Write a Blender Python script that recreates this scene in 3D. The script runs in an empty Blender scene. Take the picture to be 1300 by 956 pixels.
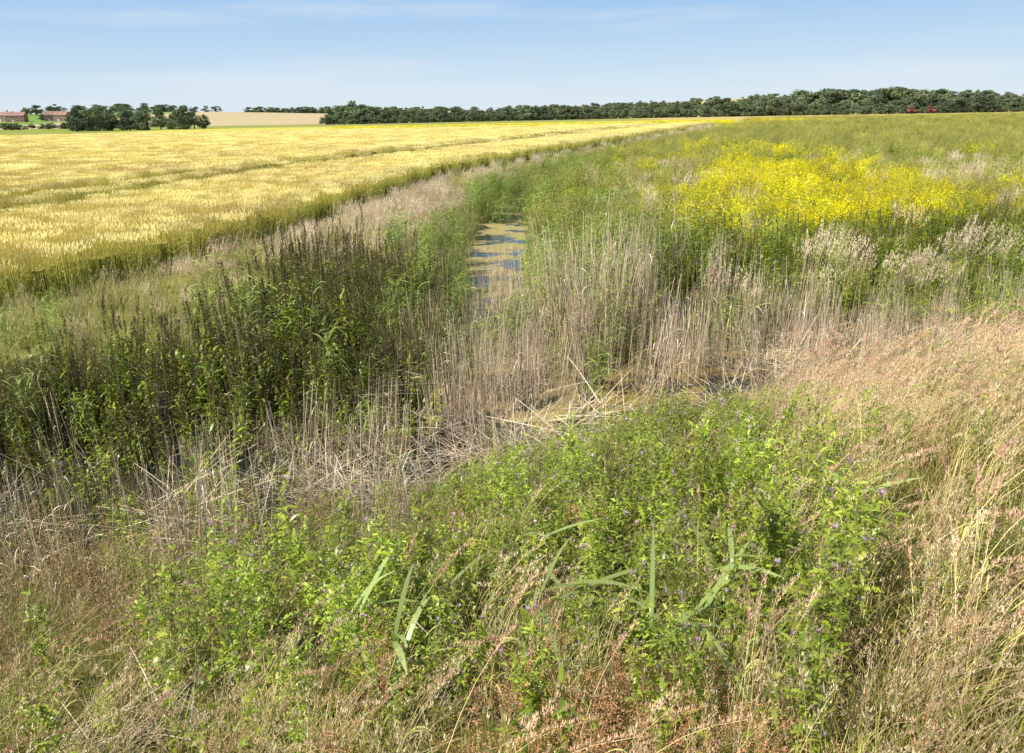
import bpy, math, random
import numpy as np
from mathutils import Vector, Matrix
R=random.Random(7); NR=np.random.RandomState(11)
scene=bpy.context.scene
scene.view_settings.view_transform='Standard'; scene.view_settings.look='None'; scene.view_settings.exposure=0
# ------------------------------------------------------------------ terrain
MAIN=[(-.5,9.3),(-.5,14),(-.35,20),(-.25,26),(.1,33),(1.9,42),(6,58),(13,78),(24,108),(40,150),(60,210)]
CROSS=[(-40,5.0),(-14,6.2),(-8,6.9),(-5,7.5),(-2,8.3),(0,9.6),(3,11),(6,12.5),(10,14.5),(20,19),(60,34)]
EDGE=[(-80,10.5),(-30,10.8),(-12,11.3),(-8.5,12.6),(-7.4,14.9),(-5.8,21.2),(-3.4,39.4),(2.9,59.4),(18.9,104),(31.5,140),(36,152),(44,175)]
def pdist(x,y,poly):
    best=np.full(x.shape,1e9); side=np.zeros(x.shape)
    for (ax,ay),(bx,by) in zip(poly[:-1],poly[1:]):
        dx,dy=bx-ax,by-ay; L=dx*dx+dy*dy
        t=np.clip(((x-ax)*dx+(y-ay)*dy)/L,0,1)
        px,py=x-(ax+t*dx),y-(ay+t*dy); d=np.hypot(px,py)
        s=np.sign(dx*py-dy*px); m=d<best
        best=np.where(m,d,best); side=np.where(m,s,side)
    return best,side
def gauss(x,y,cx,cy,sx,sy): return np.exp(-((x-cx)/sx)**2-((y-cy)/sy)**2)
def wob(x,y): return .5*(np.sin(x*1.7+y*.6)+np.sin(y*2.1-x*.9+1.3))*.5+.25*np.sin(x*4.1+1)*np.sin(y*3.7)
def terrain(x,y):
    x=np.asarray(x,float); y=np.asarray(y,float)
    dm,_=pdist(x,y,MAIN); dc,sc=pdist(x,y,CROSS)
    far=np.interp(dc,[0,.9,1.5,2.6,4],[-1.1,-1.0,-.6,-.1,0])
    near=np.interp(dc,[0,.95,1.4,2.7,3.6,5,8,14,40],[-1.1,-1.0,-.68,-.28,.02,.55,1.22,1.45,1.45])
    z=np.where(sc<0,near,far)
    zm=np.interp(dm,[0,.6,1.05,2.2,3.4],[-1.05,-.98,-.6,-.1,0])
    z=np.where(sc<0,z,np.minimum(z,zm))
    z=z+wob(x,y)*.06
    z=z+9*gauss(x,y,-330,900,230,260)+9*gauss(x,y,-620,850,260,260)+18*gauss(x,y,420,1100,300,260)+8*gauss(x,y,0,1500,900,350)
    return z
# ------------------------------------------------------------------ materials
def foliage_mat(name,transl=.28,noise_scale=.9,var=.25,gloss=0.,sat=1.06):
    m=bpy.data.materials.new(name); m.use_nodes=True; nt=m.node_tree; nt.nodes.clear(); N=nt.nodes.new; L=nt.links.new
    a=N('ShaderNodeAttribute'); a.attribute_name='Col'
    oi=N('ShaderNodeObjectInfo'); g=N('ShaderNodeNewGeometry')
    nz=N('ShaderNodeTexNoise'); nz.inputs['Scale'].default_value=noise_scale; nz.inputs['Detail'].default_value=1
    L(g.outputs['Position'],nz.inputs['Vector'])
    v1=N('ShaderNodeMapRange'); v1.inputs['To Min'].default_value=1-var; v1.inputs['To Max'].default_value=1+var
    L(oi.outputs['Random'],v1.inputs['Value'])
    v2=N('ShaderNodeMapRange'); v2.inputs['From Min'].default_value=.3; v2.inputs['From Max'].default_value=.7; v2.inputs['To Min'].default_value=1-var; v2.inputs['To Max'].default_value=1+var
    L(nz.outputs['Fac'],v2.inputs['Value'])
    mu=N('ShaderNodeMath'); mu.operation='MULTIPLY'; L(v1.outputs[0],mu.inputs[0]); L(v2.outputs[0],mu.inputs[1])
    h=N('ShaderNodeMapRange'); h.inputs['To Min'].default_value=.48; h.inputs['To Max'].default_value=.515; L(nz.outputs['Fac'],h.inputs['Value'])
    hs=N('ShaderNodeHueSaturation'); hs.inputs['Saturation'].default_value=sat; L(a.outputs['Color'],hs.inputs['Color']); L(mu.outputs[0],hs.inputs['Value']); L(h.outputs[0],hs.inputs['Hue'])
    p=N('ShaderNodeBsdfDiffuse'); L(hs.outputs[0],p.inputs['Color']); out=p.outputs[0]
    if transl>0:
        t=N('ShaderNodeBsdfTranslucent'); mx=N('ShaderNodeMixShader'); mx.inputs[0].default_value=transl
        L(hs.outputs[0],t.inputs['Color']); L(out,mx.inputs[1]); L(t.outputs[0],mx.inputs[2]); out=mx.outputs[0]
    if gloss>0:
        gl=N('ShaderNodeBsdfGlossy'); gl.inputs['Roughness'].default_value=.38; m2=N('ShaderNodeMixShader'); m2.inputs[0].default_value=gloss
        L(out,m2.inputs[1]); L(gl.outputs[0],m2.inputs[2]); out=m2.outputs[0]
    o=N('ShaderNodeOutputMaterial'); L(out,o.inputs['Surface']); return m
M_LEAF=foliage_mat('leaf_green',.25,.9,.26,.05)
M_DRY=foliage_mat('dry_straw',0,1.1,.2,sat=1.04)
M_WHEAT=foliage_mat('ripe_wheat',0,.25,.08,sat=1.04)
M_TREE=foliage_mat('hazed_tree_leaves',0,.05,.2,sat=.95)
def plain(name,col,rough=.7,metal=0,scale=8,var=.3):
    m=bpy.data.materials.new(name); m.use_nodes=True; nt=m.node_tree; p=nt.nodes['Principled BSDF']
    nz=nt.nodes.new('ShaderNodeTexNoise'); nz.inputs['Scale'].default_value=scale; nz.inputs['Detail'].default_value=4
    cr=nt.nodes.new('ShaderNodeValToRGB')
    cr.color_ramp.elements[0].position=.3; cr.color_ramp.elements[1].position=.7
    cr.color_ramp.elements[0].color=(*[c*(1-var) for c in col],1); cr.color_ramp.elements[1].color=(*[c*(1+var) for c in col],1)
    nt.links.new(nz.outputs['Fac'],cr.inputs[0]); nt.links.new(cr.outputs[0],p.inputs['Base Color'])
    p.inputs['Roughness'].default_value=rough; p.inputs['Metallic'].default_value=metal
    return m
# ------------------------------------------------------------------ mesh builder
def jc(c,s=.18):
    k=1+R.uniform(-s,s); h=R.uniform(-.08,.08)
    return (max(0,c[0]*k*(1+h)),max(0,c[1]*k),max(0,c[2]*k*(1-h)))
class MB:
    def __init__(s): s.v=[];s.f=[];s.c=[]
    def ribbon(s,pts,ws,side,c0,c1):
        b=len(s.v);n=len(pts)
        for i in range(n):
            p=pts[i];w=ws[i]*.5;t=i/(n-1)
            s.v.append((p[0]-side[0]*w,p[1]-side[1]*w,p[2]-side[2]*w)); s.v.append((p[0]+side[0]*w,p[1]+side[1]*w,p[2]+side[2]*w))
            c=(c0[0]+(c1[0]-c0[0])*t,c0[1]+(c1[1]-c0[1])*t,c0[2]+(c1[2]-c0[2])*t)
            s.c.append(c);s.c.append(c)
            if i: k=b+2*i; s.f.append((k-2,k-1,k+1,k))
    def tri(s,a,b,c,col):
        k=len(s.v); s.v+= [a,b,c]; s.c+=[col]*3; s.f.append((k,k+1,k+2))
    def quad(s,a,b,c,d,col):
        k=len(s.v); s.v+= [a,b,c,d]; s.c+=[col]*4; s.f.append((k,k+1,k+2,k+3))
    def dot(s,p,r,col):
        k=len(s.v); x,y,z=p
        s.v+=[(x+r,y,z),(x-r,y,z),(x,y+r,z),(x,y-r,z),(x,y,z+r*1.1),(x,y,z-r*1.1)]; s.c+=[col]*6
        for a,b,c in ((0,2,4),(2,1,4),(1,3,4),(3,0,4),(2,0,5),(1,2,5),(3,1,5),(0,3,5)): s.f.append((k+a,k+b,k+c))
    def card(s,p,r,col):
        a=rv(); b=rv(); 
        cx=(a[1]*b[2]-a[2]*b[1],a[2]*b[0]-a[0]*b[2],a[0]*b[1]-a[1]*b[0]); l=math.sqrt(sum(q*q for q in cx))+1e-6; cx=tuple(q/l for q in cx)
        P=lambda u,v:(p[0]+(a[0]*u+cx[0]*v)*r,p[1]+(a[1]*u+cx[1]*v)*r,p[2]+(a[2]*u+cx[2]*v)*r)
        s.quad(P(-1,0),P(0,-.6),P(1,0),P(0,.6),col)
    def mesh(s,name,mat):
        me=bpy.data.meshes.new(name); me.from_pydata(s.v,[],s.f)
        at=me.color_attributes.new('Col','FLOAT_COLOR','POINT')
        arr=np.ones((len(s.v),4),np.float32); arr[:,:3]=np.array(s.c,np.float32); at.data.foreach_set('color',arr.ravel())
        me.materials.append(mat); me.update(); return me
def rv():
    while 1:
        a=(R.uniform(-1,1),R.uniform(-1,1),R.uniform(-1,1)); l=math.sqrt(a[0]**2+a[1]**2+a[2]**2)
        if .1<l<1: return (a[0]/l,a[1]/l,a[2]/l)
def curve(p,az,h,reach,n,pw=1.8,droop=0.):
    out=[];dx,dy=math.cos(az),math.sin(az)
    for i in range(n):
        t=i/(n-1); r=reach*t**pw
        out.append((p[0]+dx*r,p[1]+dy*r,p[2]+h*(t-droop*t**3)))
    return out
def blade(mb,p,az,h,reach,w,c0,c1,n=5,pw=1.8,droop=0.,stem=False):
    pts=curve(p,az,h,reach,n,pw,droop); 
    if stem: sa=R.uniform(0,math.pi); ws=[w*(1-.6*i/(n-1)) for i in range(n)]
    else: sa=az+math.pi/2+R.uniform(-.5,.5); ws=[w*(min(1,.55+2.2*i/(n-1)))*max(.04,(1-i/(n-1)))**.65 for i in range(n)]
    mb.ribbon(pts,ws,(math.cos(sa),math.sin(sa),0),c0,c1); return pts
def at(pts,t):
    k=t*(len(pts)-1); i=min(int(k),len(pts)-2); f=k-i; a,b=pts[i],pts[i+1]
    return (a[0]+(b[0]-a[0])*f,a[1]+(b[1]-a[1])*f,a[2]+(b[2]-a[2])*f)
def leaf(mb,p,az,L,w,el,c0,c1,droop=.4,jag=0,n=6):
    dx,dy=math.cos(az),math.sin(az); pts=[];ws=[]
    for i in range(n):
        t=i/(n-1); r=L*t*math.cos(el); z=L*(t*math.sin(el)-droop*t*t)
        pts.append((p[0]+dx*r,p[1]+dy*r,p[2]+z)); ww=w*(math.sin(math.pi*min(1,.12+.88*t)))**.8
        if jag and i%2: ww*=jag
        ws.append(max(ww,w*.03))
    tw=R.uniform(-.5,.5)
    mb.ribbon(pts,ws,(-dy*math.cos(tw),dx*math.cos(tw),math.sin(tw)),c0,c1)
def disk(r):
    a=R.uniform(0,6.283); q=r*math.sqrt(R.random()); return q*math.cos(a),q*math.sin(a)
def panicle(mb,pts,t0,n,ln,wd,col,spread):
    for _ in range(n):
        t=R.uniform(t0,1); q=at(pts,t); a=R.uniform(0,6.283); k=spread*(1.15-t)/(1.15-t0)*R.uniform(.3,1)
        e=(q[0]+math.cos(a)*k,q[1]+math.sin(a)*k,q[2]+R.uniform(-.2,1)*ln); c=jc(col,.25)
        s=R.uniform(0,6.283); sx,sy=math.cos(s)*wd,math.sin(s)*wd
        mb.tri((e[0]-sx,e[1]-sy,e[2]),(e[0]+sx,e[1]+sy,e[2]),(e[0]+math.cos(a)*ln*.4,e[1]+math.sin(a)*ln*.4,e[2]+ln),c)
# --------------------------------------------------------------- prototypes
def proto(kind,n,fn,mat):
    col=bpy.data.collections.new('proto_'+kind)
    for i in range(n):
        mb=MB(); fn(mb,i); o=bpy.data.objects.new('%s_part_%02d'%(kind,i),mb.mesh(kind,mat)); col.objects.link(o)
    return col
def f_wheat(mb,i): # half-metre square tile of standing wheat
    for _ in range(88):
        x,y=R.uniform(-.26,.26),R.uniform(-.26,.26); az=R.gauss(0,1.2); h=R.uniform(.66,.8)
        g=jc((.28,.35,.06)); s=jc((.78,.68,.22)); e=jc((.95,.82,.36),.1)
        pts=blade(mb,(x,y,.02),az,h,R.uniform(.02,.08),.01,g,s,3,stem=True)
        leaf(mb,at(pts,R.uniform(.4,.85)),R.uniform(0,6.28),R.uniform(.12,.2),.016,.8,jc((.32,.39,.06)),jc((.7,.62,.18)),.9,n=3)
        q=pts[-1]; L=R.uniform(.08,.1); w=.0105; tx,ty=math.cos(az)*.035,math.sin(az)*.035; k=len(mb.v)
        mb.v+=[q,(q[0]+w+tx*.4,q[1]+ty*.4,q[2]+L*.35),(q[0]+tx*.4-w*.5,q[1]+w+ty*.4,q[2]+L*.35),(q[0]-w*.5+tx*.4,q[1]-w+ty*.4,q[2]+L*.35),(q[0]+tx,q[1]+ty,q[2]+L)]
        mb.c+=[s,e,e,e,e]
        for a,b in ((1,2),(2,3),(3,1)): mb.f.append((k,k+a,k+b)); mb.f.append((k+a,k+b,k+4))
def f_gshort(mb,i):
    for _ in range(60):
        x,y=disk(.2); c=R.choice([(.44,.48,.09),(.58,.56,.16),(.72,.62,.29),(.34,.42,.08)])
        blade(mb,(x,y,-.02),R.uniform(0,6.28),R.uniform(.15,.38),R.uniform(.03,.2),R.uniform(.004,.008),jc([k*.6 for k in c]),jc(c),4,droop=R.uniform(0,.35))  # roots darkened: shade inside the tuft is put into the blade colour
    for _ in range(6):
        x,y=disk(.2); pts=blade(mb,(x,y,0),R.gauss(0,.8),R.uniform(.35,.5),.1,.003,jc((.6,.54,.24)),jc((.7,.6,.32)),4,stem=True); panicle(mb,pts,.75,12,.02,.003,(.78,.64,.4),.012)
def f_gdry(mb,i):
    for _ in range(60):
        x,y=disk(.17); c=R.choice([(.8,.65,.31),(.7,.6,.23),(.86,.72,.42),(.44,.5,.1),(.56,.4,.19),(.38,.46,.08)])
        blade(mb,(x,y,-.03),R.gauss(0,1.3),R.uniform(.25,.62),R.uniform(.08,.4),R.uniform(.0035,.0065),jc([k*.6 for k in c]),jc(c),5,droop=R.uniform(.1,.6))  # lower blade colour dimmed to paint in shade deep in the grass
    for _ in range(12):
        x,y=disk(.17); h=R.uniform(.55,.9); pts=blade(mb,(x,y,-.02),R.gauss(0,.6),h,R.uniform(.12,.45),.0034,jc((.64,.54,.22)),jc((.8,.63,.36)),6,pw=2.2,droop=R.uniform(.05,.3),stem=True)
        panicle(mb,pts,.78,R.choice([30,50]),.014,.0024,R.choice([(.87,.68,.42),(.76,.5,.32),(.87,.73,.48)]),R.choice([.008,.03]))
def f_tall(mb,i): # tall arching oat-grass, leaning with the wind
    for _ in range(6):
        x,y=disk(.14); h=R.uniform(.75,1.15); pts=blade(mb,(x,y,-.02),R.gauss(.15,.45),h,R.uniform(.3,.75),.0042,jc((.66,.55,.24)),jc((.84,.66,.36)),9,pw=2.1,droop=R.uniform(.15,.4),stem=True)
        panicle(mb,pts,.8,80,.017,.003,R.choice([(.9,.7,.45),(.82,.57,.38),(.74,.48,.34)]),.014)
        for k in range(2): leaf(mb,at(pts,R.uniform(.1,.5)),R.gauss(.2,.8),R.uniform(.2,.4),.008,1.,jc((.5,.52,.14)),jc((.8,.65,.32)),1.0,n=7)
def f_feather(mb,i):
    for _ in range(30):
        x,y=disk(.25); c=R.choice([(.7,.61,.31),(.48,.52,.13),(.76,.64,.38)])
        blade(mb,(x,y,-.02),R.gauss(0,1.5),R.uniform(.3,.6),R.uniform(.05,.3),.008,jc([k*.65 for k in c]),jc(c),4,droop=.3)  # blade feet coloured darker, standing in for shade under the plumes
    for _ in range(32):
        x,y=disk(.28); h=R.uniform(.6,.95); pts=blade(mb,(x,y,0),R.gauss(0,.7),h,R.uniform(.05,.35),.005,jc((.64,.54,.28)),jc((.82,.68,.47)),4,stem=True)
        panicle(mb,pts,.7,18,.035,.006,R.choice([(.94,.79,.6),(.9,.75,.53),(.88,.69,.53)]),.025)
def f_nettle(mb,i):
    for _ in range(8):
        x,y=disk(.28); h=R.uniform(.65,1.3); pts=blade(mb,(x,y,-.05),R.uniform(0,6.28),h,R.uniform(.02,.25),.01,jc((.16,.15,.05)),jc((.22,.25,.08)),5,stem=True)
        m=int(h/.055); yl=R.random()<.2
        for k in range(m):
            t=.1+.74*k/m; q=at(pts,t); a=k*1.57+R.uniform(-.6,.6)
            c=R.choice([(.15,.21,.03),(.22,.29,.045),(.34,.39,.06)]) if not yl else R.choice([(.42,.42,.07),(.3,.34,.05)])
            for s in (0,math.pi): leaf(mb,q,a+s,R.uniform(.06,.14)*(1.2-t*.75),R.uniform(.02,.036)*(1.1-t*.5),R.uniform(-.2,.9),jc(c),jc(c),R.uniform(.2,.9),1.2,5)
        if R.random()<.85:
            H=R.uniform(.12,.3); q=pts[-1]
            mb.ribbon([at(pts,.8),q,(q[0]+R.gauss(0,.02),q[1]+R.gauss(0,.02),q[2]+H)],[.01,.008,.004],(1,0,0),(.2,.18,.07),(.16,.12,.06))
            for k in range(90):
                u=R.uniform(-.6,1.0); r=.022*R.random()*(1.1-u*.6); a=R.uniform(0,6.28)
                mb.card((q[0]+math.cos(a)*r,q[1]+math.sin(a)*r,q[2]+H*u),.011,jc(R.choice([(.15,.1,.05),(.22,.16,.07),(.19,.2,.06)])))
def f_reedlive(mb,i):
    for _ in range(9):
        x,y=disk(.22); h=R.uniform(.9,1.5); a0=R.gauss(0,.3); pts=blade(mb,(x,y,-.05),a0,h,R.uniform(.1,.3),.009,jc((.33,.37,.1)),jc((.34,.44,.12)),6,stem=True)
        for k in range(10):
            t=.3+.7*k/9; q=at(pts,t); leaf(mb,q,R.gauss(0,.7)+(math.pi if R.random()<.2 else 0),R.uniform(.28,.45),R.uniform(.018,.028),R.uniform(.5,1.1),jc((.26,.36,.07)),jc((.42,.5,.16)),R.uniform(.3,.9),n=6)
def f_broad(mb,i):
    for _ in range(4):
        x,y=disk(.07); a=R.gauss(.2,1.2); c=jc((.36,.48,.14)); leaf(mb,(x,y,.34),a,R.uniform(.35,.6),R.uniform(.018,.026),R.uniform(.2,.9),c,jc((.5,.58,.24)),R.uniform(.2,.7),n=12)
        blade(mb,(x,y,0),a,.37,.03,.008,jc((.3,.38,.1)),jc((.3,.4,.1)),3,stem=True)
def f_reeddead(mb,i):
    for _ in range(34):
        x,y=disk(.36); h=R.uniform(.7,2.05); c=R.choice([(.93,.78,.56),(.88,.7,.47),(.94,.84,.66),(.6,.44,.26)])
        pts=blade(mb,(x,y,-.1),R.uniform(0,6.28),h,abs(R.gauss(0,.15)),R.uniform(.006,.0115),jc([k*.42 for k in c]),jc(c),4,pw=1.2,stem=True)  # stem foot much darker: painted shade low in the reed bed
        for k in range(R.choice([0,0,0,1,1,2])):
            q=at(pts,R.uniform(.3,.9)); leaf(mb,q,R.uniform(0,6.28),R.uniform(.1,.25),.01,R.uniform(.2,1.2),jc(c),jc(c),R.uniform(.5,1.4),n=5)
    for _ in range(9):
        x,y=disk(.33); c=jc((.7,.56,.36)); blade(mb,(x,y,0),R.uniform(0,6.28),R.uniform(.2,.8),R.uniform(.3,.9),.008,c,c,3,pw=1,stem=True)
def f_straw(mb,i):
    for _ in range(45):
        x,y=disk(.35); c=jc(R.choice([(.86,.73,.52),(.6,.46,.3),(.9,.79,.6)])); a=R.uniform(0,6.28); L=R.uniform(.3,.9)
        blade(mb,(x,y,R.uniform(0,.12)),a,R.uniform(-.02,.3),L,R.uniform(.005,.012),c,jc(c),4,pw=1,droop=.3,stem=True)
def f_thistle(mb,i):
    for _ in range(3):
        x,y=disk(.1); h=R.uniform(.38,.75); pts=blade(mb,(x,y,-.03),R.uniform(0,6.28),h,R.uniform(.02,.2),.006,jc((.32,.38,.12)),jc((.38,.46,.14)),6,stem=True)
        br=[pts]
        for k in range(6):
            q=at(pts,R.uniform(.4,.9)); br.append(blade(mb,q,R.uniform(0,6.28),R.uniform(.1,.22),R.uniform(.05,.14),.0035,jc((.36,.42,.14)),jc((.4,.44,.17)),4,stem=True,pw=1.2))
        for bi,b in enumerate(br):
            m=22 if bi==0 else 8
            for k in range(m):
                t=.1+.88*k/m; q=at(b,t); L=R.uniform(.055,.12)*(1.1-.6*t) if bi==0 else R.uniform(.024,.055)
                c=R.choice([(.38,.48,.07),(.52,.6,.12),(.24,.33,.05)])
                leaf(mb,q,k*2.4+R.uniform(-.4,.4),L,L*.15,R.uniform(.2,1.1),jc(c),jc([v*1.15 for v in c]),R.uniform(.1,.7),2.3,9)
            e=b[-1]
            for k in range(R.choice([1,2,3])):
                p=(e[0]+R.uniform(-.015,.015),e[1]+R.uniform(-.015,.015),e[2]+R.uniform(0,.02)); mb.dot(p,.005,jc((.46,.36,.22)))
                if R.random()<.1:
                    for _ in range(14): 
                        a=R.uniform(0,6.28); mb.tri((p[0]-.003,p[1],p[2]+.004),(p[0]+.003,p[1],p[2]+.004),(p[0]+math.cos(a)*.013,p[1]+math.sin(a)*.013,p[2]+.021),jc((.8,.56,.74)))
def f_dock(mb,i):
    for _ in range(6):
        x,y=disk(.1); h=R.uniform(.3,.5); pts=blade(mb,(x,y,-.02),R.uniform(0,6.28),h,R.uniform(.02,.12),.004,jc((.34,.26,.11)),jc((.5,.3,.16)),5,stem=True)
        for k in range(6):
            q=at(pts,R.uniform(.4,.9)); b=blade(mb,q,R.uniform(0,6.28),R.uniform(.06,.14),R.uniform(.03,.08),.002,(.5,.3,.16),(.54,.31,.17),3,stem=True)
            for _ in range(18): 
                p=at(b,R.random()); mb.card((p[0]+R.gauss(0,.009),p[1]+R.gauss(0,.009),p[2]+R.gauss(0,.009)),.0042,jc((.64,.36,.2),.3))
def f_seedstalk(mb,i):
    for _ in range(7):
        x,y=disk(.15); h=R.uniform(.5,.9); pts=blade(mb,(x,y,-.02),R.uniform(0,6.28),h,R.uniform(.02,.2),.005,jc((.3,.22,.12)),jc((.38,.25,.14)),5,stem=True)
        for _ in range(40): 
            p=at(pts,R.uniform(.4,1)); mb.card((p[0]+R.gauss(0,.014),p[1]+R.gauss(0,.014),p[2]),.0075,jc(R.choice([(.34,.23,.14),(.26,.18,.11),(.46,.35,.21)]),.3))
def f_mustard(mb,i,yellow=True):
    for _ in range(7):
        x,y=disk(.3); h=R.uniform(.75,1.15); pts=blade(mb,(x,y,-.03),R.uniform(0,6.28),h*.8,R.uniform(.03,.2),.008,jc((.26,.33,.07)),jc((.4,.48,.1)),4,stem=True)
        for k in range(6): leaf(mb,at(pts,R.uniform(.1,.7)),R.uniform(0,6.28),R.uniform(.08,.16),.035,.5,jc((.26,.34,.05)),jc((.33,.42,.07)),.5,n=4)
        for k in range(8):
            b=blade(mb,at(pts,R.uniform(.45,1)),R.uniform(0,6.28),R.uniform(.15,.35),R.uniform(.05,.22),.0045,jc((.4,.48,.1)),jc((.56,.58,.14)),3,stem=True,pw=1.1)
            if yellow:
                for _ in range(10): 
                    p=at(b,R.uniform(.45,1)); mb.card((p[0]+R.gauss(0,.014),p[1]+R.gauss(0,.014),p[2]+R.uniform(0,.03)),R.uniform(.012,.02),jc((.99,.88,.03),.05))
            else:
                for _ in range(9):
                    p=at(b,R.random()); mb.card((p[0]+R.gauss(0,.012),p[1]+R.gauss(0,.012),p[2]),R.uniform(.009,.014),jc(R.choice([(.68,.58,.21),(.64,.44,.22),(.68,.6,.19),(.46,.48,.11)]),.2))
def f_weed(mb,i):
    for _ in range(10):
        x,y=disk(.3); h=R.uniform(.4,1.1); pts=blade(mb,(x,y,-.04),R.uniform(0,6.28),h,R.uniform(.03,.25),.008,jc((.22,.27,.05)),jc((.35,.42,.08)),4,stem=True)
        for k in range(14):
            t=R.uniform(.15,1); c=R.choice([(.27,.36,.05),(.4,.48,.08),(.19,.27,.04)])
            leaf(mb,at(pts,t),R.uniform(0,6.28),R.uniform(.06,.13),R.uniform(.014,.03),R.uniform(.2,1.1),jc(c),jc(c),.4,n=4)
    for _ in range(22):
        x,y=disk(.3); blade(mb,(x,y,0),R.uniform(0,6.28),R.uniform(.3,.7),R.uniform(.05,.3),.009,jc((.26,.33,.06)),jc((.5,.54,.14)),4,droop=.3)
def f_tree(mb,i):
    H=10.; tr=R.uniform(.22,.3)
    def tube(a,b,r0,r1,n=6):
        k=len(mb.v); 
        for (p,r) in ((a,r0),(b,r1)):
            for j in range(n): th=6.283*j/n; mb.v.append((p[0]+math.cos(th)*r,p[1]+math.sin(th)*r,p[2])); mb.c.append((.12,.1,.07))
        for j in range(n): mb.f.append((k+j,k+(j+1)%n,k+n+(j+1)%n,k+n+j))
    top=(R.uniform(-.4,.4),R.uniform(-.4,.4),H*.6); mid=(top[0]*.4,top[1]*.4,H*.25)
    tube((0,0,-.3),mid,tr*1.3,tr); tube(mid,top,tr,tr*.4)
    blobs=[]; nb=R.randint(12,18); W=R.uniform(2.6,4.8); pk=R.uniform(.3,.5)
    for k in range(nb):
        a=k*2.4+R.uniform(-.6,.6); hz=R.uniform(.06,.84); rr=W*math.sqrt(max(0,1-((hz-pk)/(1-pk))**2))*R.uniform(.3,1.05)
        c=(math.cos(a)*rr,math.sin(a)*rr,H*hz); s=at([(0,0,0),mid,top],min(1,hz*.9)); tube(s,c,tr*.4,.04,4)
        blobs.append((c,R.uniform(.8,1.9)))
    blobs.append(((R.uniform(-1,1),0,H*.86),R.uniform(.9,1.4)))
    base=R.choice([(.17,.22,.11),(.22,.27,.135),(.15,.195,.115)])  # paler, bluish leaf colours paint in the haze of distance
    for c,r in blobs:
        kb=R.uniform(.7,1.3)
        for _ in range(150):
            d=rv(); q=r*R.uniform(.4,1.2); z=c[2]+d[2]*q*.8
            mb.card((c[0]+d[0]*q,c[1]+d[1]*q,max(.3,z)),R.uniform(.2,.42),jc([v*kb for v in base],.2))
P={}
P['wheat']=proto('wheat',6,f_wheat,M_WHEAT)
P['gshort']=proto('short_grass',4,f_gshort,M_LEAF)
P['gdry']=proto('dry_grass',5,f_gdry,M_DRY)
P['tall']=proto('tall_grass',6,f_tall,M_DRY)
P['feather']=proto('feathery_grass',4,f_feather,M_DRY)
P['nettle']=proto('nettle',6,f_nettle,M_LEAF)
P['reedlive']=proto('green_reed',4,f_reedlive,M_LEAF)
P['broad']=proto('broad_leaf',5,f_broad,M_LEAF)
P['reeddead']=proto('dead_reed',6,f_reeddead,M_DRY)
P['straw']=proto('fallen_reed',3,f_straw,M_DRY)
P['thistle']=proto('thistle',7,f_thistle,M_LEAF)
P['dock']=proto('sorrel',3,f_dock,M_DRY)
P['seedstalk']=proto('seed_stalk',3,f_seedstalk,M_DRY)
P['mustard']=proto('mustard',4,lambda m,i:f_mustard(m,i,True),M_LEAF)
P['haze']=proto('seeding_weed',4,lambda m,i:f_mustard(m,i,False),M_LEAF)
P['weed']=proto('green_weed',4,f_weed,M_LEAF)
P['tree']=proto('tree',8,f_tree,M_TREE)
# --------------------------------------------------------------- scatter
def scatter(name,kind,x,y,s=(.85,1.15),xy=1.0,rot=math.pi,tilt=.06,zf=None,dz=0.,quarter=False):
    n=len(x); z=terrain(x,y)+dz
    me=bpy.data.meshes.new(name); me.vertices.add(n); me.vertices.foreach_set('co',np.stack([x,y,z],1).astype(np.float32).ravel())
    sc=NR.uniform(s[0],s[1],n); 
    if zf is not None: sc=sc*zf
    S=np.stack([sc*xy,sc*xy,sc],1).astype(np.float32)
    rz=NR.randint(0,4,n)*math.pi/2 if quarter else NR.uniform(-rot,rot,n)
    Rt=np.stack([NR.normal(0,tilt,n),NR.normal(0,tilt,n),rz],1).astype(np.float32)
    I=NR.randint(0,len(P[kind].objects),n).astype(np.int32)
    a=me.attributes.new('scl','FLOAT_VECTOR','POINT'); a.data.foreach_set('vector',S.ravel())
    a=me.attributes.new('rotv','FLOAT_VECTOR','POINT'); a.data.foreach_set('vector',Rt.ravel())
    a=me.attributes.new('idx','INT','POINT'); a.data.foreach_set('value',I)
    o=bpy.data.objects.new(name,me); scene.collection.objects.link(o)
    ng=bpy.data.node_groups.new(name+'_nodes','GeometryNodeTree')
    ng.interface.new_socket('Geometry',in_out='INPUT',socket_type='NodeSocketGeometry'); ng.interface.new_socket('Geometry',in_out='OUTPUT',socket_type='NodeSocketGeometry')
    N=ng.nodes.new; L=ng.links.new
    gi=N('NodeGroupInput'); go=N('NodeGroupOutput'); ip=N('GeometryNodeInstanceOnPoints'); ci=N('GeometryNodeCollectionInfo')
    ci.inputs['Collection'].default_value=P[kind]; ci.inputs['Separate Children'].default_value=True; ci.inputs['Reset Children'].default_value=True
    def na(nm,ty):
        q=N('GeometryNodeInputNamedAttribute'); q.data_type=ty; q.inputs['Name'].default_value=nm; return q.outputs['Attribute']
    er=N('FunctionNodeEulerToRotation'); L(na('rotv','FLOAT_VECTOR'),er.inputs[0])
    L(gi.outputs[0],ip.inputs['Points']); L(ci.outputs[0],ip.inputs['Instance']); ip.inputs['Pick Instance'].default_value=True
    L(na('idx','INT'),ip.inputs['Instance Index']); L(er.outputs[0],ip.inputs['Rotation']); L(na('scl','FLOAT_VECTOR'),ip.inputs['Scale'])
    L(ip.outputs[0],go.inputs[0])
    md=o.modifiers.new('scatter','NODES'); md.node_group=ng
    return o
def cullf(x,y): return np.abs(x)<.74*y+2.0
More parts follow.
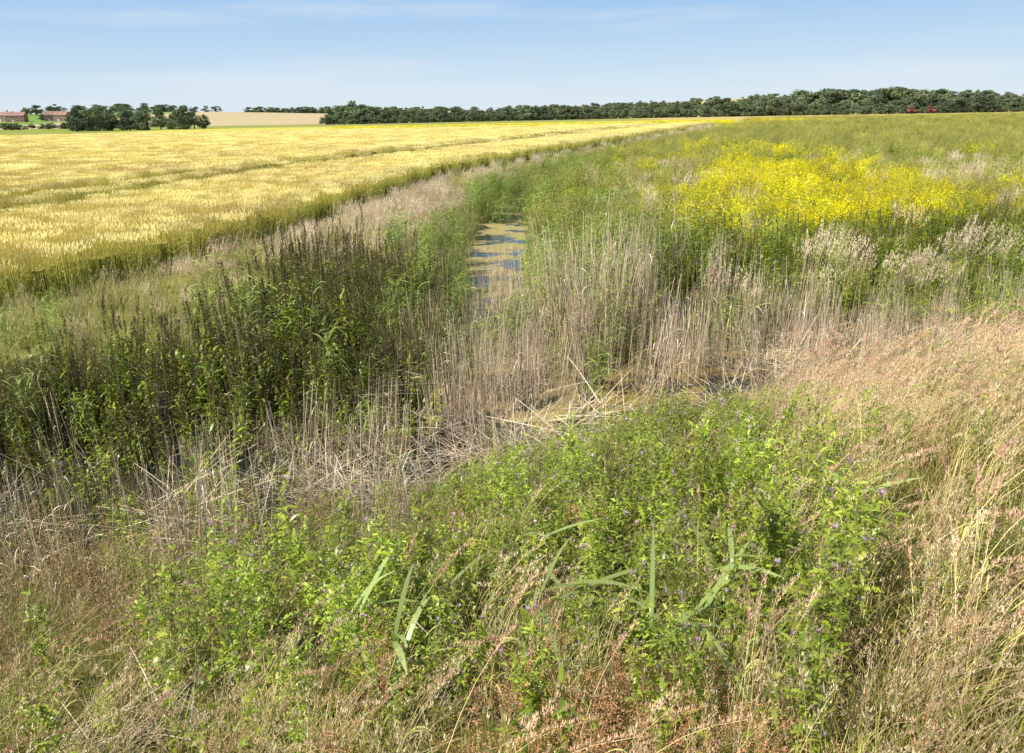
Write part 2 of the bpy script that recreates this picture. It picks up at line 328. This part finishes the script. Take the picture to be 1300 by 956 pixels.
def field(x0,x1,y0,y1,dens,mask,cull=True):
    n=int((x1-x0)*(y1-y0)*dens); x=NR.uniform(x0,x1,n); y=NR.uniform(y0,y1,n)
    if cull:
        k=cullf(x,y); x,y=x[k],y[k]
    p=mask(x,y); k=NR.random_sample(len(x))<p; return x[k],y[k]
def cat(*l): return np.concatenate([a[0] for a in l]),np.concatenate([a[1] for a in l])
def sm(v,a,b): 
    t=np.clip((v-a)/(b-a),0,1); return t*t*(3-2*t)
def wn(x,y,s,ph=0):
    return np.clip(.5+.28*np.sin(x*s+ph+1.7*np.sin(y*s*.7+ph))+.28*np.sin(y*s*1.3+2*ph+1.3*np.sin(x*s*.8)),0,1)
TRAM=8.2
def wheatmask(x,y,w=.45):
    d,s=pdist(x,y,EDGE); m=(s>0)&(d>.15)&(y<172)&(y>8)
    tr=(np.abs(d-TRAM)<w)|(np.abs(d-TRAM-2.6)<w)|(np.abs(d-TRAM-24)<w)|(np.abs(d-TRAM-26.6)<w)
    return m&~tr
def grid(x0,x1,y0,y1,st,w):
    a,b=np.meshgrid(np.arange(x0,x1,st),np.arange(y0,y1,st)); a=a.ravel()+NR.uniform(-.06,.06,a.size)*st; b=b.ravel()+NR.uniform(-.06,.06,b.size)*st
    k=cullf(a,b); a,b=a[k],b[k]; k=wheatmask(a,b,w); return a[k],b[k]
scatter('wheat_field','wheat',*grid(-45,0,10,40,.5,.8),s=(.96,1.05),tilt=.02,quarter=True)
scatter('wheat_field','wheat',*grid(-75,10,40.2,80,.9,.95),s=(.97,1.04),xy=1.8,tilt=.02,quarter=True)
scatter('wheat_field','wheat',*grid(-150,50,80.5,172,1.7,.95),s=(.97,1.03),xy=3.4,tilt=.015,quarter=True)
def sides(x,y):
    dw,sw=pdist(x,y,EDGE); dm,s_m=pdist(x,y,MAIN); dc,sc=pdist(x,y,CROSS); return dw,sw,dm,s_m,dc,sc
def m_margin(x,y):
    dw,sw,dm,s_m,dc,sc=sides(x,y); return ((sw<0)&(sc>0)&(s_m>0)&(dm>.9)&(dc>1.6)&(dw>.3)).astype(float)
def m_feather(x,y): 
    S=sides(x,y); return m_margin(x,y)*np.where(y<14.5,.1+.35*wn(x,y,1.1),.6+.4*wn(x,y,.7))*(S[2]>1.6)*(S[0]>.9)
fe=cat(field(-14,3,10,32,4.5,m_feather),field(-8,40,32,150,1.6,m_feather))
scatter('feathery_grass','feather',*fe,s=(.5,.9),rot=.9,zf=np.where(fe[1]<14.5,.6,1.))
gs=cat(field(-20,3,9,32,11,m_margin),field(-8,40,32,120,1.6,m_margin)); scatter('grass_margin','gshort',*gs,s=(.8,1.3),rot=1.2)
def m_net(x,y):
    dw,sw,dm,s_m,dc,sc=sides(x,y); left=x<-2.4+.4*np.sin(y*3)
    a=((s_m>=0)&((sc>0)|(left&(dc<2.2)))&((dc>.8)|left)&(dc<2.4+.5*np.sin(x*1.3))&(x<-1.1))
    b=((sc>0)&(s_m>0)&(dm>.75)&(dm<3.4)&(y<15.6)&(y>9))
    return (a*1.+b*1.).clip(0,1)*((dw>1.9)|(y<9.5))*(.4+.6*wn(x,y,2.3,3))
ne=field(-16,0,4,16,11,m_net); nzf=np.where(pdist(ne[0],ne[1],CROSS)[1]<0,.68,1.)*(.72+.42*wn(ne[0],ne[1],1.4,1))
scatter('nettle_bank','nettle',*ne,s=(.7,1.1),tilt=.07,zf=nzf)
a=field(2.5,13,12,20,5,lambda x,y:(pdist(x,y,CROSS)[1]>0)*(pdist(x,y,CROSS)[0]>1.5)*(pdist(x,y,CROSS)[0]<3.6)*(.3+.7*wn(x,y,1.2,2))); scatter('nettle_bank','nettle',*a,s=(.55,.9),tilt=.1)
a=field(-12,-1,5,11,3,lambda x,y:(pdist(x,y,CROSS)[0]<2.3)*1.); scatter('green_weeds','weed',*a,s=(.6,1.0))
def m_rl(x,y):
    dw,sw,dm,s_m,dc,sc=sides(x,y)
    a=gauss(x,y,-1.5,15.8,.9,2.4)*1.2+gauss(x,y,-3.4,10.3,1.,1.0)*.8+gauss(x,y,-6.2,9.3,1.4,.8)*.6+gauss(x,y,1.7,17.5,1.4,4.5)*.8+gauss(x,y,.6,12.4,1.2,1.8)*.8+gauss(x,y,3.5,13.2,2.4,1.)*.4
    b=((sc>0)&(s_m<0)&(dm>.7)&(dm<2.2)&(y>14))*.4+((s_m>0)&(dm>.65)&(dm<1.7)&(y>17)&(y<40))*.36+(dm<1.6)*(y>28)*(y<60)*.45
    return ((a+b)*(sc>0)*((dm>.5)|(y>28)|(y<13))).clip(0,1)
rl=field(-9,12,8,60,5,m_rl); scatter('green_reeds','reedlive',*rl,s=(.6,.98),rot=.4)
def m_rd(x,y):
    dw,sw,dm,s_m,dc,sc=sides(x,y)
    a=(dc<1.4)*(x>-1.2)*(x<10)*np.where(x<.3,.7,1)+(dm<np.where(s_m>0,.9,1.8))*(y<14.6)*(y>9)*.75+(dm<1.3)*(y>=14.6)*(y<19)*.5+(dc<1.9)*(x<=-1.2)*.2+gauss(x,y,2.8,12.6,2.4,1.3)*.9
    a=np.clip(a,0,1)*np.where((sc<0)&(x>.0)&(x<3.2),.26,1)
    return a*(.18+.82*wn(x,y,2.9,1))
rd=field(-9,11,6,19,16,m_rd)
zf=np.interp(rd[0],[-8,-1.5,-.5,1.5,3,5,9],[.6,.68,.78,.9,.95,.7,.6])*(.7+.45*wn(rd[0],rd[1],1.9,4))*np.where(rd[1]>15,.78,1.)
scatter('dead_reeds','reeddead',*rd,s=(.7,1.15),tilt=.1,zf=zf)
a=field(0,3.6,8.5,12,7,lambda x,y:(pdist(x,y,CROSS)[1]<0)*(pdist(x,y,CROSS)[0]<1.3)*(.2+.6*wn(x,y,4,3))); scatter('green_weeds','weed',*a,s=(.3,.6))
def m_st(x,y):
    dw,sw,dm,s_m,dc,sc=sides(x,y); return ((dc<2.0)&(x<.6)&(x>-6))*np.where(x>-3.0,.8,.2)*(.3+.7*wn(x,y,3,2))+((dc<1.3)&(x>=.6)&(x<8))*.28
st=field(-8,9,5,14,11,m_st); scatter('fallen_reeds','straw',*st,s=(.8,1.3),tilt=.25,dz=.2)
# right bank
def m_right(x,y):
    dw,sw,dm,s_m,dc,sc=sides(x,y); return ((sc>0)&(s_m<0)&(dm>1.0)&(dc>1.2)).astype(float)
def yel(x,y):
    a=1.2*gauss(x,y,8.2,18,2.3,2.0)+1.3*gauss(x,y,9.8,23,3.2,4.2)+1.2*gauss(x,y,11,33,3.2,7)+.4*gauss(x,y,15,52,5,9)+.3*gauss(x,y,4.6,20,1.2,4)
    return np.clip(a,0,1)
def m_mus(x,y): return m_right(x,y)*(np.clip(yel(x,y)*(.45+.85*wn(x,y,1.1,2)),0,1)*(pdist(x,y,CROSS)[0]>3.4)+.015*wn(x,y,.5,5))
def m_haze(x,y):
    d=pdist(x,y,CROSS)[0]; return m_right(x,y)*(1-.75*yel(x,y))*np.clip((d-1.8)/4,0.1,1)*(.35+.65*wn(x,y,.45,4))
def m_weed(x,y): 
    d=pdist(x,y,CROSS)[0]; return m_right(x,y)*np.where((d<4.5)|(pdist(x,y,MAIN)[0]<4),1,.3)*(.55+.45*wn(x,y,1.3,7))*(1-.5*yel(x,y))
for kind,nm,mk,k in (('mustard','mustard_flowers',m_mus,1.1),('haze','seeding_weeds',m_haze,1.1),('weed','green_weeds',m_weed,.9)):
    a=field(-1,40,12,36,4.5*k,mk); scatter(nm,kind,*a,s=(.65,1.15),zf=(.8+.35*wn(a[0],a[1],.9,6))*(1.2 if kind=='weed' else 1))
    a=field(0,75,36,90,1.2*k,mk); scatter(nm,kind,*a,s=(.7,1.2),xy=1.5)
    a=field(5,200,90,250,.2*k,mk); scatter(nm,kind,*a,s=(.8,1.2),xy=3)
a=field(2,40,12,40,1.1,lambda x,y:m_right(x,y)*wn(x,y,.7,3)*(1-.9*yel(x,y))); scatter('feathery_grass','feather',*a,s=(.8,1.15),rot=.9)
a=field(-40,70,172,200,.3,lambda x,y:((y>174)|(pdist(x,y,EDGE)[1]<0)).astype(float)*wn(x,y,.1,1),False); scatter('mustard_flowers','mustard',*a,s=(.8,1.1),xy=3)
a=field(5.5,16,9,20,6,lambda x,y:(pdist(x,y,CROSS)[0]<1.6)*sm(x,6,8.5)); scatter('green_weeds','weed',*a,s=(.9,1.3))
# ---- near bank
def nearside(x,y):
    dc,sc=pdist(x,y,CROSS); return (sc<0),dc
def m_th(x,y):
    s,dc=nearside(x,y); a=sm(x,-2.6,-.9)*(1-.88*sm(x-.24*y,.35,1.2))*sm(y,1.8,2.6)
    return s*(dc>1.7)*np.clip(a,0.03,1)*(.3+.7*wn(x,y,2.6,2))
th=field(-5,7,1.2,11,28,m_th); dct=nearside(*th)[1]; scatter('thistle_patch','thistle',*th,s=(.6,1.1),tilt=.12,zf=np.interp(th[0],[-3,-1,1],[.75,.9,1])*(.75+.4*wn(th[0],th[1],2.1,6))*np.interp(dct,[1.7,4],[.6,1]))
def m_gd(x,y):
    s,dc=nearside(x,y); a=.12+.85*sm(x-.24*y,.3,1.1)*(.45+.55*wn(x,y,1.8,5))+.8*(1-sm(y,1.8,2.6))+.25*(1-sm(x,-2.5,-1))
    return s*(dc>1.7)*np.clip(a,0,1)
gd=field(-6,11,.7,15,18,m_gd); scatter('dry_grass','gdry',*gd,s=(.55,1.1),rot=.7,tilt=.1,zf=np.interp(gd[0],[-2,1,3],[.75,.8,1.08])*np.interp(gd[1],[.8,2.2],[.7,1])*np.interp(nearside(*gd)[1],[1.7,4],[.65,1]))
ta=cat(field(.6,9,1.8,12,6,lambda x,y:nearside(x,y)[0]*(nearside(x,y)[1]>1.8)*sm(x-.22*y,.3,1.1)),field(-3,3,1.0,3,3,lambda x,y:x*0+1.)); scatter('tall_arching_grass','tall',*ta,s=(.7,1.1),rot=.5,zf=np.where(ta[0]>1,1.,.7))
gn=field(-7,11,.4,15,22,lambda x,y:nearside(x,y)[0]*(nearside(x,y)[1]>1.5)*np.where(y<2.6,1,.34)); scatter('short_grass','gshort',*gn,s=(.6,1.1))
dk=field(-1,1.6,1.3,3.0,40,lambda x,y:gauss(x,y,.2,2.05,.55,.4)); dk=cat(dk,field(-3,6,1.2,9,2.0,lambda x,y:nearside(x,y)[0]*(nearside(x,y)[1]>2)*wn(x,y,1.6,8))); scatter('red_sorrel','dock',*dk,s=(.6,1.0))
ss=field(-6,5,2,9,8,lambda x,y:nearside(x,y)[0]*(nearside(x,y)[1]>1.5)*((1-sm(x,-2.0,-.6))*.8+.13)); scatter('brown_seed_stalks','seedstalk',*ss,s=(.45,.9))
wd=field(-7,10,2,13,5,lambda x,y:nearside(x,y)[0]*(nearside(x,y)[1]>1.4)*(.22+.45*(nearside(x,y)[1]<3.2)*(x>-1)+.35*(x>1.5)*(y>4))); scatter('green_weeds','weed',*wd,s=(.35,.65))
lr=field(-5,-.8,3.4,7.5,4,lambda x,y:nearside(x,y)[0]*(nearside(x,y)[1]>1)*(nearside(x,y)[1]<3.6)*.5); scatter('dead_reeds','reeddead',*lr,s=(.4,.62),tilt=.12)
sl=field(-3,4,.8,2.6,8,lambda x,y:x*0+1.); scatter('straw_litter','straw',*sl,s=(.35,.6),tilt=.1,dz=.0)
rx=np.array([.62,.85,-.45,-.7,.05,1.7,.1,.5]); ry=np.array([2.6,2.9,2.5,2.9,3.5,3.6,2.8,2.35]); scatter('broad_leaved_reeds','broad',rx,ry,s=(.85,1.05),rot=.8)
# --------------------------------------------------------------- ground sheet
def axis(lo,hi,flo,fhi,st,gr=1.09):
    v=list(np.arange(flo,fhi,st)); s=st; q=v[-1]
    while q<hi: s*=gr; q+=s; v.append(q)
    s=st; q=v[0]; w=[]
    while q>lo: s*=gr; q-=s; w.append(q)
    return np.array(w[::-1]+v)
gx=axis(-4000,4000,-12,14,.22,1.06); gy=axis(-300,6000,-1,45,.22,1.05)
X,Y=np.meshgrid(gx,gy); Z=terrain(X,Y)
nx,ny=len(gx),len(gy); idx=np.arange(nx*ny).reshape(ny,nx)
F=np.stack([idx[:-1,:-1],idx[:-1,1:],idx[1:,1:],idx[1:,:-1]],-1).reshape(-1,4)
me=bpy.data.meshes.new('ground'); me.from_pydata(np.stack([X,Y,Z],-1).reshape(-1,3).tolist(),[],F.tolist())
C=np.ones((ny,nx,4),np.float32); soil=np.array([.11,.09,.045]); 
dw,sw=pdist(X,Y,EDGE); dm,s_m=pdist(X,Y,MAIN); dc,sc=pdist(X,Y,CROSS)
def setc(m,c): C[m,0],C[m,1],C[m,2]=c
C[...,:3]=soil; setc((sc<0)&(dc>2),(.15,.14,.05)); setc((sc>0)&(s_m>0)&(dc>3.2),(.3,.29,.1))
setc((sc>0)&(s_m<0)&(dm>2.5)&(Y>14),(.2,.22,.06)); setc((sc>0)&(s_m<0)&(Y>90),(.38,.36,.11))
setc((sw>0)&(Y<172)&(Y>9),(.2,.19,.06))
setc((Y>172)&(Y<300)&(X<70),(.6,.56,.14)); setc((Y>300)&(X<200),(.34,.34,.12))
setc((Y>190)&(X<-120),(.3,.34,.1)); setc((Y>420)&(X<-60),(.56,.46,.28)); setc((Y>420)&(X<-330),(.22,.32,.1)); setc((Y>900),(.24,.3,.16)); setc((Y>250)&(X>60),(.56,.46,.19))
a=me.color_attributes.new('Col','FLOAT_COLOR','POINT'); a.data.foreach_set('color',C.ravel())
gm=foliage_mat('ground_soil',0,1.5,.25); me.materials.append(gm)
g=bpy.data.objects.new('ground',me); scene.collection.objects.link(g)
def understorey():
    ys=np.concatenate([np.arange(10,60,.6),np.arange(60,175,2.0)])
    xs=np.concatenate([np.arange(-170,-60,4.),np.arange(-60,50,.5)])
    XX,YY=np.meshgrid(xs,ys); d,s=pdist(XX,YY,EDGE)
    ok=(s>0)&(d>.6)&(YY<171)&(np.abs(d-TRAM)>1.1)&(np.abs(d-TRAM-2.6)>1.1)
    ZZ=np.interp(YY,[12,50,100],[.42,.55,.66])+terrain(XX,YY)
    n,m=XX.shape; id=np.arange(n*m).reshape(n,m)
    k=ok[:-1,:-1]&ok[:-1,1:]&ok[1:,1:]&ok[1:,:-1]
    F=np.stack([id[:-1,:-1],id[:-1,1:],id[1:,1:],id[1:,:-1]],-1)[k]
    me=bpy.data.meshes.new('wheat_understorey'); me.from_pydata(np.stack([XX,YY,ZZ],-1).reshape(-1,3).tolist(),[],F.tolist())
    c=np.ones((n*m,4),np.float32); c[:,:3]=(.76,.65,.25); a=me.color_attributes.new('Col','FLOAT_COLOR','POINT'); a.data.foreach_set('color',c.ravel())
    me.materials.append(M_WHEAT); o=bpy.data.objects.new('wheat_understorey',me); scene.collection.objects.link(o)
understorey()
# --------------------------------------------------------------- water
def ribbon_obj(name,poly,hw,z,mat):
    P2=[];pl=[np.array(p,float) for p in poly]
    for a,b in zip(pl[:-1],pl[1:]):
        n=max(2,int(np.linalg.norm(b-a)/1.5))
        for k in range(n): P2.append(a+(b-a)*k/n)
    P2.append(pl[-1]); v=[];f=[]
    for i,p in enumerate(P2):
        d=P2[min(i+1,len(P2)-1)]-P2[max(i-1,0)]; d/=np.linalg.norm(d); nn=np.array([-d[1],d[0]])
        v+= [(*(p+nn*hw),z),(*(p-nn*hw),z)]
        if i: k=2*i; f.append((k-2,k-1,k+1,k))
    me=bpy.data.meshes.new(name); me.from_pydata(v,[],f); me.materials.append(mat); o=bpy.data.objects.new(name,me); scene.collection.objects.link(o); return o
def water(name,p0,algae,a2,sc=.8):
    m=bpy.data.materials.new(name); m.use_nodes=True; nt=m.node_tree; p=nt.nodes['Principled BSDF']; N=nt.nodes.new; L=nt.links.new
    ge=N('ShaderNodeNewGeometry'); nz=N('ShaderNodeTexNoise'); nz.inputs['Scale'].default_value=sc; nz.inputs['Detail'].default_value=6; nz.inputs['Roughness'].default_value=.7; L(ge.outputs['Position'],nz.inputs['Vector'])
    cr=N('ShaderNodeValToRGB'); e=cr.color_ramp.elements; e[0].position=p0; e[0].color=(.02,.025,.02,1); e[1].position=p0+.05; e[1].color=(*algae,1); q=e.new(p0+.16); q.color=(*a2,1)
    r2=N('ShaderNodeValToRGB'); r2.color_ramp.elements[0].position=p0; r2.color_ramp.elements[0].color=(.03,.03,.03,1); r2.color_ramp.elements[1].position=p0+.05; r2.color_ramp.elements[1].color=(.8,.8,.8,1)
    L(nz.outputs['Fac'],cr.inputs[0]); L(nz.outputs['Fac'],r2.inputs[0]); L(cr.outputs[0],p.inputs['Base Color']); L(r2.outputs[0],p.inputs['Roughness'])
    n2=N('ShaderNodeTexNoise'); n2.inputs['Scale'].default_value=9; bp=N('ShaderNodeBump'); bp.inputs['Strength'].default_value=.08; bp.inputs['Distance'].default_value=.05; L(ge.outputs['Position'],n2.inputs['Vector']); L(n2.outputs['Fac'],bp.inputs['Height']); L(bp.outputs[0],p.inputs['Normal'])
    return m
ribbon_obj('ditch_water',MAIN,1.4,-.70,water('ditch_water',.49,(.46,.36,.15),(.4,.37,.12)))
ribbon_obj('ditch_water',CROSS[5:],1.4,-.706,water('ditch_water_algae',.49,(.34,.24,.05),(.3,.25,.06),2.2))
ribbon_obj('ditch_water',CROSS[:6],1.4,-.712,water('ditch_water_dark',.66,(.2,.2,.06),(.2,.2,.06)))
# --------------------------------------------------------------- trees
def trees(name,pts,s,xy=1.15):
    pts=np.array(pts,float); scatter(name,'tree',pts[:,0],pts[:,1],s=(1,1),zf=np.array(s),xy=xy,tilt=.02)
tp=[];ts=[]
for k in range(28): tp.append((R.uniform(-163,-113),R.uniform(292,312))); ts.append(R.uniform(.5,.85))
trees('tree_clump',tp,ts)
tp=[];ts=[]
x=-86.
while x<310:
    y=400+18*math.sin(x*.02)-.06*x
    for row in range(3):
        tp.append((x+R.uniform(-2,2),y+row*7+R.uniform(-3,3))); s=R.uniform(.34,.7)*(1.15 if x>60 else 1); s*= (1.25 if x<-65 else 1)*(1+.2*math.sin(x*.07)+.1*math.sin(x*.31)); ts.append(s)
    tp.append((x,y-5)); ts.append(R.uniform(.2,.38))
    x+=R.uniform(2.2,3.6)
trees('distant_tree_row',tp,ts,1.4)
tp=[];ts=[]
for k in range(560): 
    x=R.uniform(-460,800); y=R.uniform(760,980)
    if -330<x<-130: y=R.uniform(1000,1100)
    tp.append((x,y)); ts.append(R.uniform(.5,1.0))
for k in range(90): tp.append((R.gauss(235,22),R.uniform(520,580))); ts.append(R.uniform(1.1,1.6))
for k in range(90): tp.append((R.uniform(-560,-300),R.uniform(620,720))); ts.append(R.uniform(.35,.6))
trees('distant_woodland',tp,ts,1.8)
hp=[(R.uniform(-420,-165),R.uniform(395,425)) for _ in range(130)]; trees('distant_hedge',hp,[R.uniform(.18,.35) for _ in hp],2.4)
# --------------------------------------------------------------- houses
M_BR=plain('red_brick',(.36,.2,.14),.9,scale=3); M_RF=plain('roof_tile',(.4,.24,.18),.85,scale=4); M_GL=plain('window_glass',(.05,.06,.07),.15,scale=2); M_WH=plain('white_paint',(.75,.74,.7),.5,scale=2,var=.05)
def boxm(name,sx,sy,sz,loc,mat,parent,bev=0.,rot=0):
    x,y,z=sx/2,sy/2,sz/2
    v=[(-x,-y,-z),(x,-y,-z),(x,y,-z),(-x,y,-z),(-x,-y,z),(x,-y,z),(x,y,z),(-x,y,z)]
    f=[(0,3,2,1),(4,5,6,7),(0,1,5,4),(1,2,6,5),(2,3,7,6),(3,0,4,7)]
    me=bpy.data.meshes.new(name); me.from_pydata(v,[],f); me.materials.append(mat); o=bpy.data.objects.new(name,me); scene.collection.objects.link(o); o.parent=parent; o.location=loc
    if bev: b=o.modifiers.new('b','BEVEL'); b.width=bev; b.segments=2
    return o
def house(x,y,w=11,d=7,h=5,rz=0.,wallm=None):
    e=bpy.data.objects.new('brick_house',None); scene.collection.objects.link(e); e.location=(x,y,float(terrain(np.array([x]),np.array([y]))[0])-.3); e.rotation_euler=(0,0,rz)
    boxm('walls',w,d,h,(0,0,h/2),wallm or M_BR,e)
    a,b=w/2+.3,d/2+.4; rh=2.6
    v=[(-a,-b,h-.1),(a,-b,h-.1),(a,b,h-.1),(-a,b,h-.1),(-a,0,h+rh),(a,0,h+rh)]; f=[(0,1,5,4),(2,3,4,5),(0,4,3),(1,2,5),(0,3,2,1)]
    me=bpy.data.meshes.new('roof'); me.from_pydata(v,[],f); me.materials.append(M_RF); o=bpy.data.objects.new('roof',me); scene.collection.objects.link(o); o.parent=e
    boxm('chimney',.8,.8,1.6,(w*.3,0,h+rh+.3),M_BR,e)
    for i in range(4):
        for zz in (1.5,3.9):
            if i==1 and zz<2: boxm('door',1,.06,2.1,(-w/2+w*(i+.5)/4,-d/2-.03,1.05),M_WH,e); continue
            boxm('window_frame',1.5,.06,1.3,(-w/2+w*(i+.5)/4,-d/2-.03,zz),M_WH,e); boxm('window_pane',1.25,.04,1.05,(-w/2+w*(i+.5)/4,-d/2-.065,zz),M_GL,e)
for (x,y,w,rz) in ((-402,620,12,.2),(-384,634,10,-.3),(-368,622,13,.1),(-350,636,9,.4),(-336,626,10,-.1)): house(x,y,w,rz=rz)
# --------------------------------------------------------------- red tractors
M_RED=plain('red_paint',(.6,.09,.05),.4,scale=1,var=.1); M_TY=plain('rubber',(.03,.03,.03),.9)
def wheel(e,x,y,r,w):
    n=20; v=[];f=[]
    prof=[(-w/2,r*.3),(-w/2,r*.9),(-w*.35,r),(w*.35,r),(w/2,r*.9),(w/2,r*.3)]
    for j in range(n):
        t=6.2832*j/n
        for (a,q) in prof: v.append((math.cos(t)*q,a,math.sin(t)*q))
    m=len(prof)
    for j in range(n):
        for k in range(m): f.append((j*m+k,j*m+(k+1)%m,((j+1)%n)*m+(k+1)%m,((j+1)%n)*m+k))
    me=bpy.data.meshes.new('wheel'); me.from_pydata(v,[],f); me.materials.append(M_TY); o=bpy.data.objects.new('wheel',me); scene.collection.objects.link(o); o.parent=e; o.location=(x,y,r)
def tractor(x,y,rz):
    e=bpy.data.objects.new('red_tractor',None); scene.collection.objects.link(e); e.location=(x,y,float(terrain(np.array([x]),np.array([y]))[0])); e.rotation_euler=(0,0,rz)
    boxm('bonnet',1.9,.9,.9,(1.0,0,1.35),M_RED,e,.12); boxm('chassis',3.2,.6,.4,(.4,0,.8),M_TY,e,.05)
    boxm('cab_glass',1.3,1.4,1.1,(-.6,0,2.2),M_GL,e,.05); boxm('cab_base',1.5,1.5,.7,(-.6,0,1.3),M_RED,e,.08); boxm('cab_roof',1.5,1.6,.18,(-.6,0,2.85),M_RED,e,.06)
    boxm('exhaust',.1,.1,1.1,(1.2,.3,2.2),M_TY,e)
    for s in (-1,1): wheel(e,-.8,s*.95,.85,.5); wheel(e,1.5,s*.8,.55,.35)
    boxm('mudguard',1.2,2.2,.12,(-.8,0,1.78),M_RED,e,.05)
tractor(177,362,.1); tractor(187,365,-.1)
# --------------------------------------------------------------- light & sky
el=math.radians(48); az=math.radians(242)
sv=Vector((math.sin(az)*math.cos(el),math.cos(az)*math.cos(el),math.sin(el)))
ld=bpy.data.lights.new('sun','SUN'); ld.energy=5; ld.angle=math.radians(.5); ld.color=(1,.95,.86); lo=bpy.data.objects.new('sun',ld); scene.collection.objects.link(lo); lo.rotation_euler=sv.to_track_quat('Z','Y').to_euler()
w=bpy.data.worlds.new('World'); scene.world=w; w.use_nodes=True; nt=w.node_tree; N=nt.nodes.new; L=nt.links.new
bg=nt.nodes['Background']; ST=.10
sky=N('ShaderNodeTexSky'); sky.sky_type='NISHITA'; sky.sun_disc=False; sky.sun_elevation=el; sky.sun_rotation=az; sky.air_density=1.0; sky.dust_density=.6; sky.ozone_density=1.5
tc=N('ShaderNodeTexCoord'); sp=N('ShaderNodeSeparateXYZ'); L(tc.outputs['Generated'],sp.inputs[0])
rp=N('ShaderNodeValToRGB'); e=rp.color_ramp.elements
def k(c): return (*[v/ST/10 for v in c],1)
e[0].position=0; e[0].color=k((.78,.86,.92)); e[1].position=.3; e[1].color=k((.18,.36,.76))
q=e.new(.045); q.color=k((.62,.78,.92)); q=e.new(.14); q.color=k((.32,.56,.88))
L(sp.outputs['Z'],rp.inputs[0])
vm=N('ShaderNodeVectorMath'); vm.operation='SCALE'; vm.inputs['Scale'].default_value=10; L(rp.outputs[0],vm.inputs[0])
fz=N('ShaderNodeMapRange'); fz.inputs['From Min'].default_value=.14; fz.inputs['From Max'].default_value=.35; fz.inputs['To Min'].default_value=.95; fz.inputs['To Max'].default_value=0; L(sp.outputs['Z'],fz.inputs['Value'])
m0=N('ShaderNodeMix'); m0.data_type='RGBA'; L(fz.outputs[0],m0.inputs[0]); L(sky.outputs[0],m0.inputs[6]); L(vm.outputs[0],m0.inputs[7])
mp=N('ShaderNodeMapping'); mp.inputs['Scale'].default_value=(1.2,1.2,16); mp.inputs['Rotation'].default_value=(0,.06,0); L(tc.outputs['Generated'],mp.inputs['Vector'])
nz=N('ShaderNodeTexNoise'); nz.inputs['Scale'].default_value=1.5; nz.inputs['Detail'].default_value=5; nz.inputs['Roughness'].default_value=.6; L(mp.outputs[0],nz.inputs['Vector'])
cr=N('ShaderNodeValToRGB'); cr.color_ramp.elements[0].position=.5; cr.color_ramp.elements[0].color=(0,0,0,1); cr.color_ramp.elements[1].position=.72; cr.color_ramp.elements[1].color=(.4,.4,.4,1); L(nz.outputs['Fac'],cr.inputs[0])
mx=N('ShaderNodeMix'); mx.data_type='RGBA'; L(cr.outputs[0],mx.inputs[0]); L(m0.outputs[2],mx.inputs[6]); mx.inputs[7].default_value=(.84/ST,.88/ST,.92/ST,1)
L(mx.outputs[2],bg.inputs['Color']); bg.inputs['Strength'].default_value=ST
# --------------------------------------------------------------- camera
cd=bpy.data.cameras.new('camera'); cam=bpy.data.objects.new('camera',cd); scene.collection.objects.link(cam); scene.camera=cam
cd.lens=28; cd.sensor_width=36; cd.clip_end=9000; cd.clip_start=.05; cd.shift_y=-.035
cam.location=(0,0,3.0)
cam.rotation_euler=(Matrix.Rotation(math.radians(90-15.85),3,'X')@Matrix.Rotation(math.radians(-1.1),3,'Z')).to_euler()
